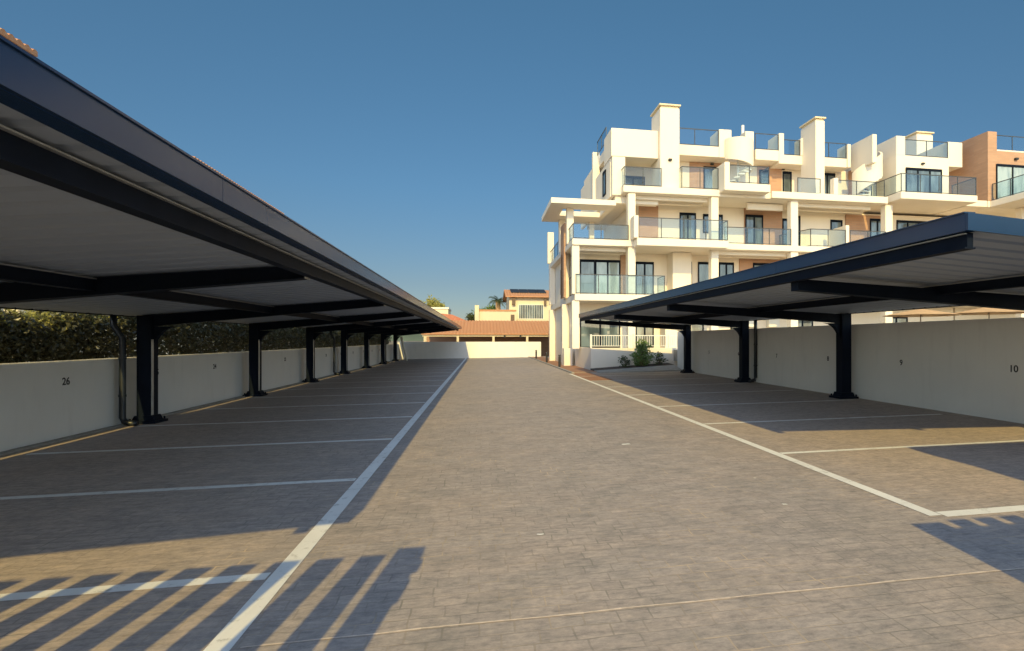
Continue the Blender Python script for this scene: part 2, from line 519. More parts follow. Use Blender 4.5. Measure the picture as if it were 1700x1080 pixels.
# ------------------------------------------------------------------ carports
def build_carport(name, label, xe, ze, slope, pur_x, arm_dz, xlow, y0, y1, colx, col_ys, pipes):
    """xe: aisle edge, ze: fascia bottom; the roof falls from the aisle edge to xlow; pur_x: first purlin's distance from it."""
    t = Thing(name, ((xe+xlow)/2, y0, gz(colx)), label, 'carport')
    d = -1 if xlow < xe else 1
    L = abs(xlow - xe)
    zb = lambda x: ze + .015 - slope*abs(x - xe)
    # ribbed roof sheet: ribs run down the slope
    prof = []
    y = y0 + .03
    while y < y1 - .33:
        prof += [(y, 0), (y+.20, 0), (y+.222, .022), (y+.278, .022)]
        y += .30
    prof += [(y, 0), (y1-.03, 0)]
    xa, xb = xe + d*.03, xlow
    n = len(prof)
    vs = []
    for x in (xa, xb):
        for (yy, h) in prof: vs.append((x, yy, zb(x) + h))
    for x in (xa, xb):
        for (yy, h) in prof: vs.append((x, yy, zb(x) + h + .03))
    fs = []
    for i in range(n-1):
        fs.append((i, i+1, n+i+1, n+i)); fs.append((2*n+i, 3*n+i, 3*n+i+1, 2*n+i+1))
        fs.append((i, 2*n+i, 2*n+i+1, i+1)); fs.append((n+i, n+i+1, 3*n+i+1, 3*n+i))
    fs += [(0, n, 3*n, 2*n), (n-1, 3*n-1, 4*n-1, 2*n-1)]
    t.part('roof_sheet', MB().add(vs, fs), M['sheet'])
    # fascia along the aisle: face, bottom flange, top lip
    fa = MB()
    x_in = xe + d*.13
    ya = y0
    while ya < y1 - .01:                       # folded in lengths, butted with a hairline gap
        yb = min(y1, ya + 3.06)
        fa.box(min(xe, xe+d*.025), max(xe, xe+d*.025), ya, yb-.006, ze, ze+.15)
        ya = yb
    fa.box(min(xe+d*.026, x_in), max(xe+d*.026, x_in), y0+.03, y1-.03, ze-.002, ze+.012)
    fa.box(min(xe-d*.012, xe+d*.10), max(xe-d*.012, xe+d*.10), y0, y1, ze+.151, ze+.163)
    t.part('fascia', fa, M['fascia'])
    # end fascias follow the slope
    for ya, yb in ((y0-.026, y0-.002), (y1+.002, y1+.026)):
        e = MB().prism([(xe, ze), (xlow, zb(xlow)-.015), (xlow, zb(xlow)+.135), (xe, ze+.15)], 'y', ya, yb)
        t.part('end_fascia', e, M['fascia'])
    # low side gutter
    gu = MB()
    gx0, gx1 = sorted((xlow, xlow + d*.14))
    gu.box(gx0, gx1, y0, y1, zb(xlow)-.012, zb(xlow)+.075)
    t.part('gutter', gu, M['dark_metal'], bevel=.008)
    # purlins
    for fx in (pur_x, L*.5):
        x = xe + d*fx
        p = MB()
        zt = zb(x) - .004
        p.box(x-.03, x+.03, y0+.05, y1-.05, zt-.135, zt-.012)
        p.box(x-.055, x+.055, y0+.05, y1-.05, zt-.151, zt-.137)
        pur = t.part('purlin', p, M['dark_metal'])
        lip = MB().box(min(x-d*.032, x-d*.060), max(x-d*.032, x-d*.060), y0+.05, y1-.05, zt-.024, zt-.015)
        t.part('purlin_lip', lip, M['galv'], pur)
    # one cantilever frame: column, base, haunch, arm; copied along the row
    first = None
    for yc in col_ys:
        gzc = gz(colx)
        if first is None:
            first = yc
            c = MB()
            zt = zb(colx) - .02
            c.box(colx-.125, colx-.095, -.12, .12, gzc+.05, zt)
            c.box(colx+.095, colx+.125, -.12, .12, gzc+.05, zt)
            c.box(colx-.0945, colx+.0945, -.118, .118, gzc+.05, zt-.002)
            col = t.part('column', c, M['dark_metal'], bevel=.004)
            bp = MB()
            bp.box(colx-.25, colx+.25, -.22, .22, gzc+.002, gzc+.05)
            for sx in (-.205, .205):
                for sy in (-.18, .18):
                    bp.tube([(colx+sx, sy, gzc+.05), (colx+sx, sy, gzc+.10)], .018, 6)
            bp.prism([(colx-.20, gzc+.051), (colx+.20, gzc+.051), (colx+.15, gzc+.15), (colx-.15, gzc+.15)], 'y', -.15, .15)
            t.part('base_plate', bp, M['dark_metal'], col)
            hp = []
            k = 8
            xs_ = colx - d*.126
            zt_ = zb(xs_) - .012 - arm_dz*.3 - .228
            for i in range(k+1):
                a = i/k*math.pi/2
                hp.append((xs_ - d*.42*(1-math.sin(a))*.9 - d*.04*(1-i/k), zt_ - .42*(1-math.cos(a))))
            hp = [(xs_, zt_)] + hp
            h = MB().prism(hp, 'y', -.05, .05)
            t.part('haunch', h, M['dark_metal'], col)
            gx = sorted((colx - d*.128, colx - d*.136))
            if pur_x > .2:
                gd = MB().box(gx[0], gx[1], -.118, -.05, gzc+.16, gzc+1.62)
                t.part('reflection_strip', gd, M['galv'], col)  # pale strip stands in for a glossy reflection on the column edge
            xt = xe + d*(pur_x + .06)
            xr = colx + d*.126
            a = MB()
            zA, zB = zb(xt)-.012-arm_dz, zb(xr)-.012-arm_dz*.3
            a.prism([(xt, zA), (xr, zB), (xr, zB-.21), (xt, zA-.14)], 'y', -.055, .055)
            a.prism([(xt, zA-.142), (xr, zB-.212), (xr, zB-.226), (xt, zA-.156)], 'y', -.085, .085)
            arm = t.part('arm', a, M['dark_metal'])
            ec = MB().box(min(xt-d*.014, xt-d*.002), max(xt-d*.014, xt-d*.002), -.085, .085, zA-.16, zA-.002)
            t.part('end_plate', ec, M['galv'] if pur_x > .25 else M['dark_metal'], arm)
            for o in (col, arm): o.location = o.location + Vector((0, yc, 0))
            protos = (col, arm)
        else:
            for o in protos:
                c2 = copy_tree(o, t.o)
                c2.location = o.location + Vector((0, yc-first, 0))
    for (px, py, elbow) in pipes:
        g0 = gz(px)
        zt = zb(xlow) - .012
        m = .055
        pts = [(xlow + d*.07, py, zt+.01), (xlow + d*.07, py, zt-.18), (px, py, zt-.42), (px, py, g0+.16), (px + elbow*.03, py, g0+.09), (px + elbow*.12, py-.02, g0+.06), (px+elbow*.26, py-.04, g0+.05)]
        pp = t.part('drain_pipe', MB().tube(pts, m, 10), M['pipe'], smooth=True)
        for zz in (.55, 1.25):
            t.part('pipe_clip', MB().tube([(px, py, g0+zz), (px, py, g0+zz+.04)], m+.008, 10), M['pipe'], pp)
    return t

left = build_carport('carport', 'long dark metal carport over the bays on the left of the lane', -1.65, 2.43, .088, .30, 0.0, -6.70, .79, 46.0,
    -6.42, [1.65 + 5.1*i for i in range(9)], [(-6.62, 11.45, 1), (-6.62, 26.2, 1), (-6.62, 39.5, 1)])
right = build_carport('carport', 'shorter dark metal carport over bays 5 to 10 on the right, below the apartments', 4.10, 2.48, .062, .10, .10, 8.95, 4.02, 23.0,
    8.76, [6.85 + 5.15*i for i in range(4)], [(9.02, 16.85, -1)])

# ------------------------------------------------------------------ boundary walls with painted bay numbers
def text_mesh(s, size):
    cu = bpy.data.curves.new('number', 'FONT')
    cu.body = s; cu.size = size; cu.align_x = 'CENTER'; cu.align_y = 'CENTER'
    cu.extrude = .0015; cu.offset = size*.018
    o = bpy.data.objects.new('number', cu); COL.objects.link(o)
    bpy.context.view_layer.update()
    dg = bpy.context.evaluated_depsgraph_get()
    me = bpy.data.meshes.new_from_object(o.evaluated_get(dg))
    bpy.data.objects.remove(o)
    return me

def number(parent, s, loc, rz, size=.17):
    me = text_mesh(s, size); me.name = 'bay_number'
    me.materials.clear(); me.materials.append(M['black'])
    o = bpy.data.objects.new('bay_number', me); COL.objects.link(o)
    o.parent = parent
    o.matrix_parent_inverse = Matrix.Identity(4)
    o.rotation_euler = (R(90), 0, rz)
    o.location = Vector(loc) - parent.location
    return o

lw = MB()
lw.box(-6.95, -6.75, -1.5, 46.45, -.3, 1.19)
LW = tag(lw.build('boundary_wall', M['boundary'], bevel=.012), 'low white rendered wall in front of the hedge, painted with bay number 26', 'wall')
for i in range(14):
    number(LW, str(26-i), (-6.747, 10.25 + 2.52*i, .85), R(90))
rw = MB()
rw.box(9.08, 9.28, -1.5, 24.4, -.3, 1.92)
RW = tag(rw.build('boundary_wall', M['boundary'], bevel=.012), 'tall white rendered wall behind the right carport, painted with bay number 10', 'wall')
for i in range(6):
    number(RW, str(10-i), (9.077, 7.95 + 2.56*i, 1.03), R(-90))
ew = MB().box(-7.1, 5.0, 46.5, 46.72, -.3, 1.36)
EW = tag(ew.build('boundary_wall', M['boundary'], bevel=.012), 'white wall closing the far end of the lane, half in sun', 'wall')

# ------------------------------------------------------------------ the apartment building
AB = Thing('apartment_building', (18, 30.3, 0), 'white terraced apartment block with glass balconies, terracotta panels and roof chimneys', 'building')
def wall(*b): return AB.part('wall', MB().box(*b), M['white'])
def slab(*b): return AB.part('balcony_slab', MB().box(*b), M['white'], bevel=.015)
def beam(*b): return AB.part('pergola_beam', MB().box(*b), M['white'])
def brick(*b): return AB.part('cladding_panel', MB().box(*b), M['brick'])
def para(*b): return AB.part('parapet', MB().box(*b), M['white'], bevel=.012)
def column(*b): return AB.part('column', MB().box(*b), M['white'], bevel=.012)

def window(T, x0, x1, z0, z1, y, n=2, pale=False, name='window'):
    fr = MB(); w = .065
    fr.box(x0, x0+w, y-.05, y+.02, z0, z1); fr.box(x1-w, x1, y-.05, y+.02, z0, z1)
    fr.box(x0+w, x1-w, y-.05, y+.02, z1-.14, z1); fr.box(x0+w, x1-w, y-.05, y+.02, z0, z0+.06)
    for i in range(1, n):
        xm = x0 + (x1-x0)*i/n
        fr.box(xm-.045, xm+.045, y-.045, y+.018, z0+.06, z1-.14)
    f = T.part(name, fr, M['dark_metal'])
    T.part('pane', MB().box(x0+w*.5, x1-w*.5, y-.012, y+.012, z0+.03, z1-.07), M['pane_pale' if pale else 'pane'], f)
    return f

def side_window(T, x, y0, y1, z0, z1):
    fr = MB(); w = .065
    fr.box(x-.05, x+.02, y0, y0+w, z0, z1); fr.box(x-.05, x+.02, y1-w, y1, z0, z1)
    fr.box(x-.05, x+.02, y0+w, y1-w, z1-.12, z1); fr.box(x-.05, x+.02, y0+w, y1-w, z0, z0+.06)
    f = T.part('window', fr, M['dark_metal'])
    T.part('pane', MB().box(x-.012, x+.012, y0+w*.5, y1-w*.5, z0+.03, z1-.06), M['pane'], f)

def railing(T, pts, z0, z1, posts=1.25):
    """glass balustrade along a plan polyline"""
    fr = MB(); gl = MB()
    for (a, b) in zip(pts[:-1], pts[1:]):
        ax, ay = a; bx, by = b
        L = math.hypot(bx-ax, by-ay); ux, uy = (bx-ax)/L, (by-ay)/L; nx, ny = -uy, ux
        def bar(s0, s1, h0, h1, w):
            q = [(ax+ux*s+nx*o, ay+uy*s+ny*o) for s, o in ((s0,-w),(s1,-w),(s1,w),(s0,w))]
            fr.hexa([(*p, h0) for p in q], [(*p, h1) for p in q])
        bar(-.02, L+.02, z1-.04, z1, .022)
        bar(.0, L, z0+.02, z0+.05, .018)
        k = max(1, round(L/posts))
        for i in range(k+1):
            s = L*i/k
            bar(s-.018, s+.018, z0, z1-.042, .017)
        w = .006
        q = [(ax+ux*s+nx*o, ay+uy*s+ny*o) for s, o in ((.03,-w),(L-.03,-w),(L-.03,w),(.03,w))]
        gl.hexa([(*p, z0+.055) for p in q], [(*p, z1-.05) for p in q])
    f = T.part('railing', fr, M['rail'])
    T.part('glass_panel', gl, M['glass'], f)

# main volumes, storey by storey
wall(5.35, 30.0, 30.3, 38, .9, 3.598)
wall(5.35, 30.0, 30.3, 38, 3.952, 6.518)
wall(8.92, 30.0, 30.3, 38, 6.842, 9.418)
wall(7.72, 24.7, 31.0, 38, 9.782, 12.248)
wall(24.71, 28.38, 29.0, 31.5, 9.782, 12.74)
wall(24.71, 28.38, 31.501, 38, 9.782, 12.25)
wall(28.382, 30.1, 31.5, 38, 9.782, 12.3)
wall(6.93, 7.13, 29.02, 33.0, 9.40, 11.49)
wall(6.93, 7.13, 33.01, 38.0, 9.40, 12.2)
AB.part('terrace_floor', MB().box(5.36, 30.0, 25.72, 30.29, .5, 1.06), M['concrete'])
# slabs
slab(4.80, 30.1, 28.0, 38.2, 3.60, 3.95)
slab(4.66, 30.1, 28.0, 38.2, 6.52, 6.84)
slab(7.97, 13.07, 27.3, 27.995, 6.47, 6.86)
slab(7.42, 23.3, 28.0, 38.2, 9.42, 9.78)
slab(12.85, 15.50, 27.3, 27.995, 9.58, 10.0)
slab(15.9, 23.2, 27.85, 27.996, 9.44, 9.82)
slab(23.49, 28.57, 27.2, 30.9, 9.58, 9.97)
slab(28.6, 30.1, 28.0, 31.4, 9.56, 9.94)
# canopy over the corner terrace, with its opening
cn = MB()
cn.box(3.62, 7.16, 28.6, 29.9, 8.82, 9.10); cn.box(3.62, 4.44, 29.902, 31.5, 8.82, 9.10)
cn.box(6.87, 7.16, 29.902, 31.5, 8.82, 9.10); cn.box(3.62, 7.16, 31.502, 33.3, 8.82, 9.10)
AB.part('canopy', cn, M['white'])
beam(7.17, 9.59, 28.78, 29.2, 9.0, 9.39)
column(4.62, 5.0, 29.6, 30.0, 6.842, 8.818)
column(4.62, 5.0, 32.6, 33.0, 6.842, 8.818)
column(6.55, 6.85, 32.9, 33.2, 6.842, 8.818)
AB.part('cladding_panel', MB().box(4.60, 4.72, 30.6, 31.9, 3.96, 8.2), M['brick'])
wall(8.6, 8.9, 31.0, 38, 6.845, 9.415)
# columns
for x0, x1 in ((4.67, 5.05), (7.71, 8.11), (12.43, 12.85), (17.2, 17.65), (23.23, 23.71)):
    column(x0, x1, 28.1, 28.5, 1.062, 3.598)
    column(x0, x1, 28.1, 28.5, 3.952, 6.518)
    if x0 > 5: column(x0, x1, 28.1, 28.5, 6.842, 9.418)
column(6.96, 7.68, 28.62, 29.0, 9.40, 11.49)
for y in (31.2, 37.2):
    column(4.6, 4.98, y, y+.4, 0, 3.598); column(4.6, 4.98, y, y+.4, 3.952, 6.518)
para(4.55, 4.98, 37.9, 38.2, 6.9, 9.1)
wall(5.0, 5.34, 30.7, 38, 0, 3.596)
wall(5.0, 5.34, 31.7, 38, 3.954, 6.516)
AB.part('meter_pillar', MB().box(4.52, 5.0, 30.0, 30.6, 0, 1.06), M['white'], bevel=.01)
side_window(AB, 5.34, 30.75, 31.6, 4.0, 6.2)
railing(AB, [(4.75, 38.1), (4.75, 33.2)], 6.86, 7.75)
side_window(AB, 4.99, 33.4, 34.4, 4.4, 6.0); side_window(AB, 4.99, 33.0, 34.0, 1.4, 3.0)
side_window(AB, 6.92, 30.0, 30.7, 9.8, 11.2)
# pergola slats under the slabs
for x0, x1, zt in ((5.06, 7.7, 6.515), (12.86, 17.19, 6.515), (17.66, 23.2, 6.515)):
    beam(x0, x1, 28.55, 28.75, zt-.20, zt); beam(x0, x1, 29.2, 29.4, zt-.24, zt)
for x0, x1 in ((8.2, 12.4), (17.66, 22.6)):
    beam(x0, x1, 28.55, 28.75, 9.21, 9.416); beam(x0, x1, 29.2, 29.4, 9.17, 9.416)
beam(14.99, 17.18, 28.9, 29.1, 9.02, 9.38)
# roof edge and parapets
para(6.9, 9.54, 28.6, 30.4, 11.50, 13.02)
para(7.16, 9.54, 30.41, 38, 12.25, 12.85)
para(6.78, 7.22, 33.0, 33.3, 9.78, 13.2)
para(9.55, 13.70, 29.9, 38, 12.25, 12.86)
para(13.71, 14.48, 29.9, 31.2, 12.25, 13.90)
para(14.49, 16.0, 30.6, 38, 12.25, 12.86)
para(15.36, 15.90, 29.9, 30.55, 12.6, 13.9)
para(16.01, 17.52, 29.9, 38, 12.25, 12.87)
para(17.53, 17.85, 29.9, 31.2, 12.1, 13.92)
para(17.86, 20.5, 29.95, 38, 12.12, 12.66)
para(18.96, 19.56, 29.9, 30.6, 12.662, 13.7)
para(20.51, 22.08, 29.95, 38, 12.12, 12.66)
para(22.10, 22.32, 29.9, 30.9, 12.12, 13.55)
para(22.70, 22.98, 28.5, 30.4, 12.0, 13.68)
para(23.06, 24.70, 31.0, 38, 12.25, 12.7)
para(24.71, 25.33, 29.0, 31.5, 12.742, 13.9)
para(28.39, 29.46, 29.1, 31.5, 12.27, 13.8)
# chimneys
def chimney(x0, x1, y0, y1, z0, z1):
    c = AB.part('chimney', MB().box(x0, x1, y0, y1, z0, z1), M['white'], bevel=.012)
    cap = MB().box(x0+.05, x1-.05, y0+.05, y1-.05, z1, z1+.12)
    cap.box(x0-.06, x1+.06, y0-.06, y1+.06, z1+.121, z1+.2)
    AB.part('chimney_cap', cap, M['cream'], c)
chimney(9.56, 10.66, 28.3, 29.85, 9.782, 14.20)
chimney(19.07, 19.65, 28.6, 30.1, 9.822, 14.28)
chimney(28.47, 29.7, 31.6, 32.8, 12.3, 15.2)
AB.part('vent_pipe', MB().tube([(15.6, 30.7, 12.86), (15.6, 30.7, 14.55)], .09, 10), M['white_paint'], smooth=True)
# spiral stairs up to the roof terraces
def helix_band(cx, cy, r, a0, a1, zb, zt, th=.12, n=28):
    vs, fs = [], []
    for i in range(n+1):
        f = i/n; a = a0 + (a1-a0)*f
        b = zb[0] + (zb[1]-zb[0])*f; t = zt[0] + (zt[1]-zt[0])*f
        for rr in (r, r-th):
            for z in (b, t): vs.append((cx+rr*math.cos(a), cy+rr*math.sin(a), z))
    for i in range(n):
        o, p = i*4, i*4+4
        fs += [(o, p, p+1, o+1), (o+2, o+3, p+3, p+2), (o+1, p+1, p+3, o+3), (o, o+2, p+2, p)]
    fs += [(0, 1, 3, 2), (4*n, 4*n+2, 4*n+3, 4*n+1)]
    return MB().add(vs, fs)
def spiral(cx, cy, r, band):
    st = MB()
    for i in range(15):
        a = math.pi*.6 + i*.38; z = 9.9 + i*.17
        p = [(cx+.08*math.cos(a-.8), cy+.08*math.sin(a-.8)), (cx+r*math.cos(a-.2), cy+r*math.sin(a-.2)), (cx+r*math.cos(a+.2), cy+r*math.sin(a+.2)), (cx+.08*math.cos(a+.8), cy+.08*math.sin(a+.8))]
        st.prism(p, 'z', z, z+.06)
    st.tube([(cx, cy, 9.785), (cx, cy, 13.0)], .07, 8)
    s = AB.part('spiral_stair', st, M['white_paint'])
    AB.part('stair_parapet', band, M['white'], s, smooth=False)
spiral(14.92, 29.95, .8, helix_band(14.92, 29.95, .88, math.pi*1.03, math.pi*2.0, (12.15, 11.45), (13.3, 13.15)))
spiral(23.45, 29.7, .72, helix_band(23.3, 29.9, .95, math.pi*1.02, math.pi*1.98, (10.2, 11.9), (11.75, 13.2)))
# terracotta panels
brick(12.78, 14.84, 30.93, 30.998, 9.785, 12.246)
AB.part('cladding_panel', MB().prism([(12.3, 30.99), (12.77, 30.93), (12.77, 30.99)], 'z', 9.785, 12.246), M['brick'])
brick(16.71, 18.32, 30.93, 30.998, 9.785, 12.246)
brick(22.95, 23.76, 30.3, 30.998, 9.785, 12.246)
brick(8.93, 10.08, 30.2, 30.298, 6.845, 9.3)
brick(15.47, 17.91, 30.2, 30.298, 6.845, 9.415)
brick(22.22, 24.95, 30.2, 30.298, 6.845, 9.3)
brick(7.84, 8.13, 30.2, 30.298, 3.955, 6.4)
brick(15.16, 18.03, 30.2, 30.298, 3.955, 6.38)
brick(7.75, 8.05, 30.93, 30.998, 9.785, 11.2)
# windows
window(AB, 8.08, 9.5, 9.80, 11.2, 30.99, 2)
window(AB, 13.17, 14.25, 9.80, 12.0, 30.92, 1)
window(AB, 16.80, 17.45, 9.80, 12.0, 30.92, 1)
window(AB, 18.40, 19.0, 9.80, 12.0, 30.99, 1)
window(AB, 20.9, 22.0, 9.80, 12.05, 30.99, 2)
window(AB, 23.35, 23.65, 9.80, 11.3, 30.29, 1)
window(AB, 24.05, 24.6, 9.80, 11.6, 30.99, 1)
window(AB, 25.34, 27.86, 9.98, 12.0, 28.99, 3)
window(AB, 11.41, 12.42, 6.86, 9.0, 30.29, 2)
window(AB, 12.87, 13.36, 7.85, 8.97, 30.29, 1)
window(AB, 13.82, 14.10, 7.2, 8.97, 30.29, 1)
window(AB, 15.5, 16.64, 6.86, 9.02, 30.19, 2)
window(AB, 17.97, 18.43, 6.86, 8.9, 30.29, 1)
window(AB, 18.9, 19.15, 6.86, 9.1, 30.29, 1)
window(AB, 21.2, 22.0, 8.0, 8.95, 30.29, 1)
window(AB, 23.86, 24.9, 6.86, 9.1, 30.19, 2)
window(AB, 25.82, 28.2, 6.86, 9.1, 30.29, 3)
window(AB, 5.47, 6.35, 3.97, 6.10, 30.29, 1)
window(AB, 6.36, 7.82, 3.97, 6.10, 30.29, 2, True)
window(AB, 8.74, 9.83, 3.97, 6.05, 30.29, 2)
window(AB, 11.78, 12.16, 3.97, 6.13, 30.29, 1)
window(AB, 12.55, 13.36, 4.5, 6.13, 30.29, 1)
window(AB, 13.86, 14.81, 3.97, 6.14, 30.29, 2)
window(AB, 16.0, 17.8, 3.97, 6.14, 30.19, 2)
window(AB, 5.47, 7.82, 1.08, 3.02, 30.29, 2)
window(AB, 8.74, 9.83, 1.08, 3.02, 30.29, 2)
window(AB, 12.0, 12.9, 1.08, 3.02, 30.29, 1)
window(AB, 14.6, 15.2, 1.6, 3.0, 30.29, 1)
window(AB, 18.6, 20.0, 1.08, 3.02, 30.29, 2)
window(AB, 25.0, 26.6, 1.08, 3.02, 30.29, 2)
# projecting white panels on the ground and first floor
AB.part('bay_wall', MB().box(10.64, 11.75, 29.3, 30.298, 3.955, 6.5), M['white'])
AB.part('bay_wall', MB().box(10.2, 11.75, 29.3, 30.298, 1.065, 3.59), M['white'])
# balcony end walls and glass balustrades
para(7.80, 8.04, 27.3, 27.99, 6.865, 8.03)
para(12.83, 13.12, 27.29, 28.9, 9.6, 11.1)
para(20.62, 20.84, 28.05, 29.6, 6.845, 8.13)
para(19.72, 20.0, 27.86, 28.2, 9.82, 10.75)
railing(AB, [(4.86, 30.2), (4.86, 28.06), (9.72, 28.06), (9.72, 29.2)], 3.97, 5.0)
railing(AB, [(4.72, 31.5), (4.72, 28.06), (7.70, 28.06)], 6.86, 7.66)
railing(AB, [(8.06, 27.36), (13.02, 27.36), (13.02, 28.3)], 6.88, 7.96)
railing(AB, [(13.2, 28.06), (17.18, 28.06)], 6.86, 7.78)
railing(AB, [(17.7, 30.1), (18.4, 28.06), (20.6, 28.06)], 6.86, 7.85)
railing(AB, [(20.9, 28.06), (23.2, 28.06)], 6.86, 7.85)
railing(AB, [(7.48, 29.9), (7.48, 28.06), (9.54, 28.06)], 9.80, 10.80)
railing(AB, [(10.7, 29.3), (10.7, 28.06), (12.8, 28.06)], 9.80, 10.98)
railing(AB, [(13.13, 27.36), (15.44, 27.36), (15.44, 28.2)], 10.02, 10.98)
railing(AB, [(17.6, 28.06), (19.0, 28.06)], 9.84, 10.72)
railing(AB, [(20.02, 28.06), (22.6, 28.06)], 9.84, 10.72)
railing(AB, [(23.55, 29.9), (23.55, 27.26), (28.52, 27.26), (28.52, 28.9)], 9.99, 11.05)
railing(AB, [(10.75, 29.95), (13.68, 29.95)], 12.87, 13.84)
railing(AB, [(16.02, 29.95), (17.5, 29.95)], 12.88, 13.84)
railing(AB, [(17.87, 30.0), (18.93, 30.0)], 12.67, 13.6)
railing(AB, [(19.7, 30.0), (22.06, 30.0)], 12.67, 13.6)
railing(AB, [(25.36, 29.06), (28.36, 29.06)], 12.76, 13.75)
railing(AB, [(7.05, 30.5), (7.05, 32.9)], 12.95, 13.8)
railing(AB, [(23.1, 31.1), (24.65, 31.1)], 12.72, 13.6)
# small lamps above the balcony doors
def wall_lamp(x, y, z):
    AB.part('wall_lamp', MB().box(x-.09, x+.09, y-.14, y-.002, z-.05, z+.05), M['black'], bevel=.01)
for x, y, z in ((10.1, 28.3, 11.35), (13.7, 30.93, 12.15), (18.4, 31.0, 12.12), (21.6, 31.0, 12.18), (26.5, 29.0, 12.28), (24.2, 31.0, 12.1)):
    wall_lamp(x, y, z)
for x, z in ((15.4, 2.6), (16.9, 2.6)):
    AB.part('air_conditioner', MB().box(x, x+.7, 29.95, 30.297, z-.3, z+.25), M['white_paint'], bevel=.02)

# terrace wall in front of the ground floor, with its white mesh railing
TW = Thing('terrace_wall', (7, 25.6, 0), 'low white terrace wall with white bar fence behind the planting bed', 'wall')
tw = MB()
tw.box(5.14, 13.0, 25.5, 25.7, -.2, 1.14); tw.box(5.14, 5.34, 25.702, 29.99, -.2, 1.14)
TW.part('wall', tw, M['white'], bevel=.01)
rf = MB()
rf.box(5.16, 13.0, 25.57, 25.60, 1.72, 1.76); rf.box(5.16, 13.0, 25.57, 25.60, 1.22, 1.25)
x = 5.2
while x < 13:
    rf.box(x, x+.02, 25.575, 25.595, 1.251, 1.719); x += .12
for x in (5.16, 7.3, 9.1, 11.2): rf.box(x-.04, x+.04, 25.555, 25.635, 1.142, 1.80)
TW.part('fence_panel', rf, M['white_paint'])

# brick-clad neighbour block on the right edge
BB = Thing('apartment_building', (36, 30, 0), 'terracotta-clad apartment block at the right edge of the photo beside the white one', 'building')
BB.part('cladding_wall', MB().box(30.13, 44, 28.0, 38, 9.94, 13.0), M['brick'])
BB.part('parapet', MB().box(30.13, 30.77, 28.0, 38, 13.002, 14.15), M['brick'])
BB.part('coping', MB().box(30.78, 44, 28.0, 28.4, 13.002, 13.08), M['white'])
BB.part('wall', MB().box(30.13, 44, 30.3, 38, .9, 9.55), M['white'])
BB.part('balcony_slab', MB().box(30.3, 44, 25.6, 27.995, 9.56, 9.92), M['white'], bevel=.015)
BB.part('balcony_slab', MB().box(30.13, 44, 28.0, 38, 9.56, 9.93), M['white'], bevel=.015)
BB.part('balcony_slab', MB().box(30.13, 44, 27.6, 30.29, 6.5, 6.84), M['white'], bevel=.015)
BB.part('balcony_slab', MB().box(30.13, 44, 27.6, 30.29, 3.6, 3.95), M['white'], bevel=.015)
for z0, z1 in ((1.06, 3.59), (3.96, 6.49), (6.85, 9.55)):
    BB.part('column', MB().box(32.2, 32.65, 27.7, 28.1, z0, z1), M['white'], bevel=.012)
BB.part('cladding_panel', MB().box(30.14, 30.9, 30.2, 30.298, 6.85, 9.5), M['brick'])
window(BB, 30.7, 34.2, 9.95, 12.2, 27.99, 3, True)
window(BB, 31.0, 33.0, 6.86, 9.1, 30.29, 2)
window(BB, 31.0, 33.0, 3.97, 6.1, 30.29, 2)
railing(BB, [(30.36, 27.9), (30.36, 25.66), (36, 25.66)], 9.94, 10.95)
railing(BB, [(30.8, 28.2), (36, 28.2)], 13.09, 14.05)
BB.part('wall_lamp', MB().box(32.0, 32.2, 27.86, 27.998, 12.5, 12.62), M['black'])
BB.part('roof_block', MB().box(31.6, 32.1, 33, 33.6, 13.0, 14.3), M['white'])

# parasols on the terrace behind the right wall
def parasol(x, y, z, r, label):
    t = Thing('parasol', (x, y, 1.06), label, 'parasol', 'parasols behind the right wall')
    vs, fs = [], []
    n = 16
    for k in range(n):
        a = 2*math.pi*k/n
        vs.append((x+r*math.cos(a), y+r*math.sin(a), z - .02*(k % 2)))
        vs.append((x+r*.5*math.cos(a), y+r*.5*math.sin(a), z+.17))
        vs.append((x+r*.96*math.cos(a), y+r*.96*math.sin(a), z-.03))
        vs.append((x+r*.5*math.cos(a), y+r*.5*math.sin(a), z+.14))
    vs += [(x, y, z+.34), (x, y, z+.30)]
    for k in range(n):
        a, b = 4*k, 4*((k+1) % n)
        fs += [(a, b, b+1, a+1), (a+1, b+1, 4*n), (a+2, a+3, b+3, b+2), (a+3, 4*n+1, b+3), (a, a+2, b+2, b)]
    t.part('canopy', MB().add(vs, fs), M['umbrella'])
    t.part('pole', MB().tube([(x, y, 1.06), (x, y, z+.42)], .025, 8), M['wood'])
    rb = MB()
    for k in range(8):
        a = 2*math.pi*k/8
        rb.tube([(x, y, z+.1), (x+r*.93*math.cos(a), y+r*.93*math.sin(a), z-.03)], .012, 4)
    t.part('ribs', rb, M['wood'])
    t.part('base', MB().tube([(x, y, 1.065), (x, y, 1.14)], .28, 16), M['concrete'])
parasol(22.3, 24.5, 2.80, 1.75, 'orange parasol partly hidden by the right carport column side, nearer the white block')
parasol(25.9, 24.0, 2.92, 1.75, 'wide tan parasol above the wall by bay 10')
rt = MB().box(9.3, 31, 24.42, 25.49, .5, 1.05)
rt.box(13.02, 31, 25.491, 25.715, .5, 1.05)
rt.box(9.3, 31, 10, 24.418, .5, 1.049)
structure('garden_terrace', rt, M['concrete'])

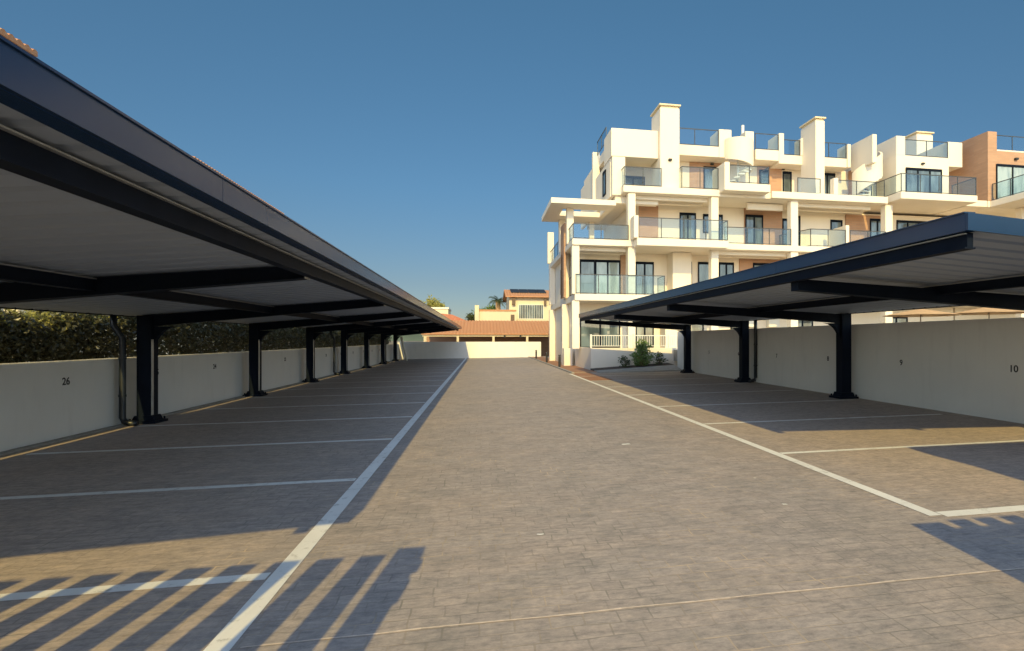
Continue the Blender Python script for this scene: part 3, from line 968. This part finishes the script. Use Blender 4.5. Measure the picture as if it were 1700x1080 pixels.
# ------------------------------------------------------------------ bollards
for i, (x, y, lab) in enumerate(((4.08, 28.7, 'dark bollard light on the footpath edge, nearest of the three'),
                      (4.10, 34.7, 'dark bollard light on the footpath edge, middle of the three'),
                      (4.12, 41.8, 'dark bollard light on the footpath edge, farthest of the three'))):
    t = Thing('bollard', (x, y, gz(x)+.03), lab, 'bollard', 'bollards along the footpath')
    z = gz(x)+.03
    t.part('post', MB().tube([(x,y,z),(x,y,z+.55)], .065, 12), M['black'], smooth=False)
    t.part('lamp_head', MB().tube([(x,y,z+.551),(x,y,z+.60)], .055, 12).tube([(x,y,z+.601),(x,y,z+.66)], .07, 12), M['rail'])

# ------------------------------------------------------------------ plants
def leaves(rng, centers, size, n_each, spread, flat=0.0, aspect=2.2):
    """leaf-sized bent quads around clump centres (numpy)"""
    V, F = [], []
    for c in centers:
        for _ in range(n_each):
            p = np.array(c) + rng.normal(0, spread, 3)
            d = rng.normal(0, 1, 3); d[2] *= (1-flat); d /= np.linalg.norm(d)
            u = np.cross(d, rng.normal(0, 1, 3)); u /= np.linalg.norm(u)
            s = size*rng.uniform(.6, 1.3)
            w = s/aspect
            b = len(V)
            nrm = np.cross(d, u)
            V += [p, p + d*s*.5 + u*w*.5 + nrm*s*.08, p + d*s, p + d*s*.5 - u*w*.5 + nrm*s*.08]
            F += [(b, b+1, b+2), (b, b+2, b+3)]
    return MB().add([tuple(v) for v in V], F)

rng = np.random.default_rng(7)
# hedge behind the left wall
def hedge(y0, y1, top, label, dens, size, n_each=6):
    t = Thing('hedge', (-7.6, (y0+y1)/2, 0), label, 'hedge')
    cs = []
    n = int((y1-y0)*dens)
    for i in range(n):
        y = rng.uniform(y0, y1)
        h = top(y) + .16*math.sin(y*2.3) + .1*math.sin(y*5.1+1)
        z = 1.0 + (h-1.0)*rng.uniform(0, 1)**.8
        x = -7.25 - abs(rng.normal(0, .28)) if rng.uniform() < .8 else rng.uniform(-8.1, -7.2)
        cs.append((x, y, z))
    t.part('foliage', leaves(rng, cs, size, n_each, .09, 0, 1.7), M['hedge'])
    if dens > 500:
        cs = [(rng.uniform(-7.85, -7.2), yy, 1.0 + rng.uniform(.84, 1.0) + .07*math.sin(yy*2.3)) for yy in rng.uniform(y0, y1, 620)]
        t.part('sunlit_top_leaves', leaves(rng, cs, .07, 6, .06, .2, 1.9), M['leaf_yellow'])  # paler leaf colour stands in for sunlight along the hedge top
    st = MB()
    y = y0+.3
    r2 = random.Random(int(y0*10))
    while y < y1:
        st.tube([(-7.55, y, -.2), (-7.5+r2.uniform(-.1,.1), y+r2.uniform(-.15,.15), .9), (-7.45+r2.uniform(-.15,.15), y+r2.uniform(-.3,.3), top(y)-.3)], .028, 6, .01)
        y += .55
    t.part('stems', st, M['wood'])
    return t
hedge(6.0, 12.2, lambda y: 1.98, 'leafy hedge with sunlit yellow-green top behind the wall at bay 26', 620, .085)
hedge(12.3, 27.0, lambda y: 2.75, 'dark leafy hedge behind the left wall between the first and fourth columns in view', 330, .11)
hedge(27.1, 45.5, lambda y: 2.6, 'dark hedge behind the far stretch of the left wall', 130, .16)

def bush(x, y, z, h, r, n, m, name, label, cat, size, spread=.06):
    t = Thing(name, (x, y, z), label, cat)
    cs = []
    st = MB()
    for i in range(n):
        a = rng.uniform(0, 2*math.pi); e = rng.uniform(.05, 1)
        rr = r*math.sqrt(rng.uniform(0, 1))*math.sin(min(1, e*1.1)*math.pi*.85+.25)
        tip = (x+rr*math.cos(a), y+rr*math.sin(a), z+h*e)
        cs.append(tip)
        if i % 3 == 0:
            st.tube([(x+.03*math.cos(a), y+.03*math.sin(a), z), (x+rr*.4*math.cos(a), y+rr*.4*math.sin(a), z+h*e*.6), tip], .012, 5, .004)
    t.part('foliage', leaves(rng, cs, size, 9, spread, .2, 2.4), m)
    t.part('stems', st, M['wood'])
bush(7.55, 25.0, .25, 1.15, .50, 100, M['leaf_bush'], 'shrub', 'bright green bush in the planting bed before the terrace wall', 'shrub', .16, .08)
bush(6.65, 24.95, .2, .55, .28, 22, M['leaf'], 'shrub', 'small dark plant left of the bright green bush', 'shrub', .13)
bush(8.45, 25.05, .3, .55, .32, 26, M['leaf'], 'shrub', 'small dark plant right of the bright green bush, by the carport column', 'shrub', .13)

def tree(x, y, z0, trunk_h, r, h, m, label, n=120, size=.5, name='tree'):
    t = Thing(name, (x, y, z0), label, 'tree')
    tb = MB().tube([(x,y,z0),(x+.1,y,z0+trunk_h*.5),(x,y+.1,z0+trunk_h+h*.4)], r*.09, 8, r*.03)
    cs = []
    lobes = [(x+rng.uniform(-.6,.6)*r, y+rng.uniform(-.6,.6)*r, z0+trunk_h+h*rng.uniform(.25,.8)) for _ in range(9)]
    for i, l in enumerate(lobes):
        tb.tube([(x, y, z0+trunk_h*.85), ((x+l[0])/2, (y+l[1])/2, (z0+trunk_h+l[2])/2), l], r*.03, 5, r*.01)
        for _ in range(n//9):
            d = rng.normal(0, 1, 3); d /= np.linalg.norm(d)
            q = r*.48*rng.uniform(.3, 1)
            cs.append((l[0]+d[0]*q, l[1]+d[1]*q, l[2]+d[2]*q*h/(2*r)))
    t.part('trunk', tb, M['wood'], smooth=True)
    t.part('crown', leaves(rng, cs, size, 12, size*.5, .1, 1.8), m)
tree(-7.3, 80, -.2, 4.2, 1.9, 3.9, M['leaf_yellow'], 'pale green tree rising behind the far end of the left carport', 260, .34)
tree(.6, 72, -.2, 3.6, 1.6, 2.6, M['leaf_bush'], 'dark round tree left of the palm behind the orange tiled roof', 200, .32)
tree(-.9, 71, -.2, 3.2, 1.2, 2.0, M['leaf'], 'low dark tree by the pale gatepost behind the tiled roof', 150, .3)

def palm(x, y, z0, h):
    t = Thing('palm_tree', (x, y, z0), 'palm tree beside the cream house with solar panels', 'tree')
    t.part('trunk', MB().tube([(x,y,z0),(x+.1,y,z0+h*.5),(x,y,z0+h)], .26, 10, .34), M['palm_trunk'], smooth=True)
    fr = MB()
    for k in range(26):
        a = 2.4*k; up = rng.uniform(-.3, 1.1); L = rng.uniform(1.0, 1.5)
        pts = []
        for i in range(7):
            f = i/6
            pts.append(Vector((x+math.cos(a)*L*f*math.cos(up*.6), y+math.sin(a)*L*f*math.cos(up*.6), z0+h+.1+L*(f*math.sin(up) - .55*f*f))))
        for i in range(6):
            p, q = pts[i], pts[i+1]
            s = Vector((-math.sin(a), math.cos(a), 0))
            for sg in (-1, 1):
                for j in range(3):
                    b = p.lerp(q, j/3)
                    tip = b + s*sg*.32*(1-.5*i/6) + (q-p)*.9 + Vector((0,0,-.12))
                    fr.add([b, b+(q-p)*.28, tip], [(0,1,2)])
    t.part('fronds', fr, M['leaf'])
palm(2.0, 70, -.2, 6.7)

# ------------------------------------------------------------------ houses beyond the end wall
def tile_slab(mb, x0, x1, ya, za, yb, zb, pitch=.3, th=.07, amp=.06):
    """a pitched tile field rising from (ya,za) to (yb,zb) with rounded tile rows running up the slope"""
    n = max(2, int((x1-x0)/pitch*4))
    vs, fs = [], []
    for i in range(n+1):
        x = x0 + (x1-x0)*i/n
        hgt = amp*abs(math.sin(math.pi*(x-x0)/pitch))
        vs += [(x, ya, za+hgt), (x, yb, zb+hgt), (x, ya, za-th), (x, yb, zb-th)]
    for i in range(n):
        a, b = 4*i, 4*i+4
        fs += [(a, b, b+1, a+1), (a+2, a+3, b+3, b+2), (a, a+2, b+2, b), (a+1, b+1, b+3, a+3)]
    fs += [(0, 1, 3, 2), (4*n, 4*n+2, 4*n+3, 4*n+1)]
    return mb.add(vs, fs)

# long porch with an orange tiled roof just behind the end wall
PO = Thing('tiled_porch', (1.2, 50, -.2), 'long porch with orange tiled roof just beyond the end wall', 'porch')
PO.part('roof', tile_slab(MB(), -5.2, 8.0, 48.6, 2.05, 53.2, 3.35), M['tile'])
PO.part('eave_beam', MB().box(-5.1, 7.9, 48.75, 48.92, 1.82, 1.975), M['cream'])
for x in (-5.0, -2.2, .9, 3.9, 7.4):
    PO.part('post', MB().box(x, x+.2, 48.75, 48.95, -.2, 1.818), M['cream'])
PO.part('back_wall', MB().box(-5.2, 8.0, 53.3, 53.5, -.2, 3.2), M['brick'])
for x in (1.9, 3.3):
    PO.part('lantern', MB().box(x, x+.16, 48.55, 48.70, 1.72, 1.95), M['black'])

HS = Thing('house', (5, 64, -.2), 'cream two-storey house with solar panels on its roof', 'house')
HS.part('wall', MB().box(3.05, 9.5, 62, 70, -.2, 6.45), M['cream'])
rf_ = tile_slab(MB(), 2.6, 10, 61.4, 6.42, 66, 7.55)
tile_slab(rf_, 2.6, 10, 70.6, 6.42, 66.01, 7.55)
ro = HS.part('roof', rf_, M['tile'])
HS.part('gable', MB().prism([(62.0, 6.46), (70, 6.46), (66, 7.40)], 'x', 3.06, 3.3), M['cream'])
so = MB()
def pt(x, f, dz): return (x, 61.4+4.6*f, 6.42+1.13*f+.075+dz)
for i in range(4):
    xa = 3.3 + i*1.05
    so.hexa([pt(xa,.45,.02), pt(xa+1.0,.45,.02), pt(xa+1.0,.97,.02), pt(xa,.97,.02)], [pt(xa,.45,.07), pt(xa+1.0,.45,.07), pt(xa+1.0,.97,.07), pt(xa,.97,.07)])
HS.part('solar_panel', so, M['solar'], ro)
wf = MB()
wf.box(4.1, 4.16, 61.93, 61.99, 3.9, 5.55); wf.box(6.9, 6.96, 61.93, 61.99, 3.9, 5.55)
wf.box(4.16, 6.9, 61.93, 61.99, 5.5, 5.55); wf.box(4.16, 6.9, 61.93, 61.99, 3.9, 3.95)
for i in range(1, 14): wf.box(4.1+i*.2, 4.13+i*.2, 61.93, 61.96, 3.95, 5.5)
w_ = HS.part('window', wf, M['white_paint'])
HS.part('pane', MB().box(4.13, 6.93, 61.97, 61.998, 3.93, 5.52), M['pane'], w_)
HS.part('balcony', MB().box(3.9, 7.2, 61.2, 61.92, 3.3, 3.85), M['cream'])
HS.part('awning_bracket', MB().box(3.35, 3.7, 61.6, 61.99, 5.5, 6.3), M['wood'])
HS.part('awning_bracket', MB().box(7.0, 7.25, 61.6, 61.99, 5.5, 6.3), M['wood'])

AN = Thing('house_annex', (1.2, 58, -.2), 'low cream annex with a square gatepost left of the solar panel house', 'house')
AN.part('wall', MB().box(-.3, 3.6, 58, 61, -.2, 4.55), M['cream'])
AN.part('coping', MB().box(-.35, 3.6, 57.95, 61.05, 4.551, 4.72), M['tile'])
AN.part('gatepost', MB().box(-.75, -.31, 57.7, 58.2, -.2, 5.15), M['cream'])
AN.part('door', MB().box(3.0, 3.4, 57.94, 57.998, 2.6, 4.2), M['wood'])

RH = Thing('house', (-3, 66, -.2), 'low house with bright red roof at the end of the left carport', 'house')
RH.part('wall', MB().box(-4.6, -1.2, 65, 70, -.2, 3.4), M['cream'])
rr_ = MB().prism([(-4.9, 3.38), (-1.0, 3.38), (-1.2, 3.5), (-3.4, 4.45), (-4.9, 4.6)], 'y', 64.6, 70.4)
RH.part('roof', rr_, M['red_tile'])
WH = Thing('house', (-5.6, 76, -.2), 'small flat-roofed cream house below the pale green tree', 'house')
WH.part('wall', MB().box(-7.6, -4.5, 75, 81, -.2, 5.65), M['cream'])
WH.part('parapet', MB().box(-7.7, -4.4, 74.9, 81.1, 5.651, 5.9), M['white'])
window(WH, -6.6, -5.6, 3.6, 4.8, 74.99, 2)

# neighbour houses behind the left hedge: only the tile edges rise over the carport
def left_house(y0, y1, eave, label):
    t = Thing('house', (-15, (y0+y1)/2, -.2), label, 'house', 'houses behind the left hedge')
    t.part('wall', MB().box(-19.6, -12.5, y0+.4, y1-.4, -.2, eave-.1), M['cream'])
    vs, fs = [], []
    n = int((y1-y0)/.25*4)
    for i in range(n+1):
        y = y0 + (y1-y0)*i/n
        hh = .10*abs(math.sin(math.pi*(y-y0)/.25))
        vs += [(-12.0, y, eave+hh), (-16.0, y, eave+.95+hh), (-20.1, y, eave+hh), (-12.0, y, eave-.08), (-16.0, y, eave+.87), (-20.1, y, eave-.08)]
    for i in range(n):
        a, b = 6*i, 6*i+6
        fs += [(a, b, b+1, a+1), (a+1, b+1, b+2, a+2), (a+3, a+4, b+4, b+3), (a+4, a+5, b+5, b+4), (a, a+3, b+3, b), (a+2, b+2, b+5, a+5)]
    fs += [(0, 1, 4, 3), (1, 2, 5, 4), (6*n, 6*n+3, 6*n+4, 6*n+1), (6*n+1, 6*n+4, 6*n+5, 6*n+2)]
    t.part('roof', MB().add(vs, fs), M['tile'])
    for yy in (y0+2, (y0+y1)/2, y1-3.2):
        f = MB().box(-12.53, -12.47, yy, yy+1.2, 4.5, 6.0)
        w = t.part('window', f, M['white_paint'])
        t.part('pane', MB().box(-12.468, -12.45, yy+.08, yy+1.12, 4.58, 5.92), M['pane'], w)
left_house(3.5, 17.2, 9.36, 'nearer tile-roofed house whose eave peeks over the carport at the top left corner')
left_house(25.4, 36.0, 9.22, 'farther tile-roofed house whose eave barely peeks over the left carport')

# white leaning downpipe catching the sun at the far left columns
tag(MB().tube([(-5.95, 42.2, 1.75), (-5.92, 42.2, 1.55), (-5.8, 42.3, 1.0), (-5.62, 42.4, .3), (-5.6, 42.4, -.06)], .085, 10).build('pole', M['white_paint'], smooth=True),
    'white leaning pole between the farthest left carport columns', 'pole')

# ------------------------------------------------------------------ gate and entrance behind the viewer, whose shadows fall across the foreground
GT = Thing('sliding_gate', (-4, .70, 0), 'dark vertical-slat gate whose shadow stripes the bays in the left foreground', 'gate')
sl = MB()
x = -1.12
while x > -6.2:
    sl.box(x-.18, x, .69, .71, .06, 2.0)
    x -= .285
GT.part('slats', sl, M['dark_metal'])
gf = MB().box(-6.3, -1.06, .722, .76, .08, .16)
gf.box(-6.3, -1.06, .722, .76, .95, 1.0)
GT.part('rails', gf, M['dark_metal'])
GT.part('post', MB().box(-1.055, -.86, .66, .78, 0, 2.02).box(-.859, -.835, .69, .75, 1.55, 1.72).box(-.858, -.825, .69, .75, 1.80, 1.90), M['dark_metal'])

GF = Thing('entrance_fence', (6, .65, 0), 'solid fence topped with short slats just outside the right foreground', 'fence')
GF.part('panel', MB().box(3.30, 9.0, .63, .67, .02, 1.86), M['dark_metal'])
s2 = MB()
x = 3.36
while x < 9:
    s2.box(x, x+.175, .62, .629, .3, 1.99); x += .245
GF.part('slats', s2, M['dark_metal'])
GF.part('post', MB().box(3.02, 3.29, .55, .75, 0, 1.90), M['dark_metal'])
HT = Thing('gatehouse', (7, 0, 0), 'white flat-roofed gatehouse just out of view on the right, shading the second right bay', 'gatehouse')
HT.part('wall', MB().box(5.0, 9.0, -1.8, .5, 0, 3.0), M['white'])
HT.part('roof', MB().box(5.0, 9.05, -2.0, 1.1, 3.002, 3.3), M['white'])
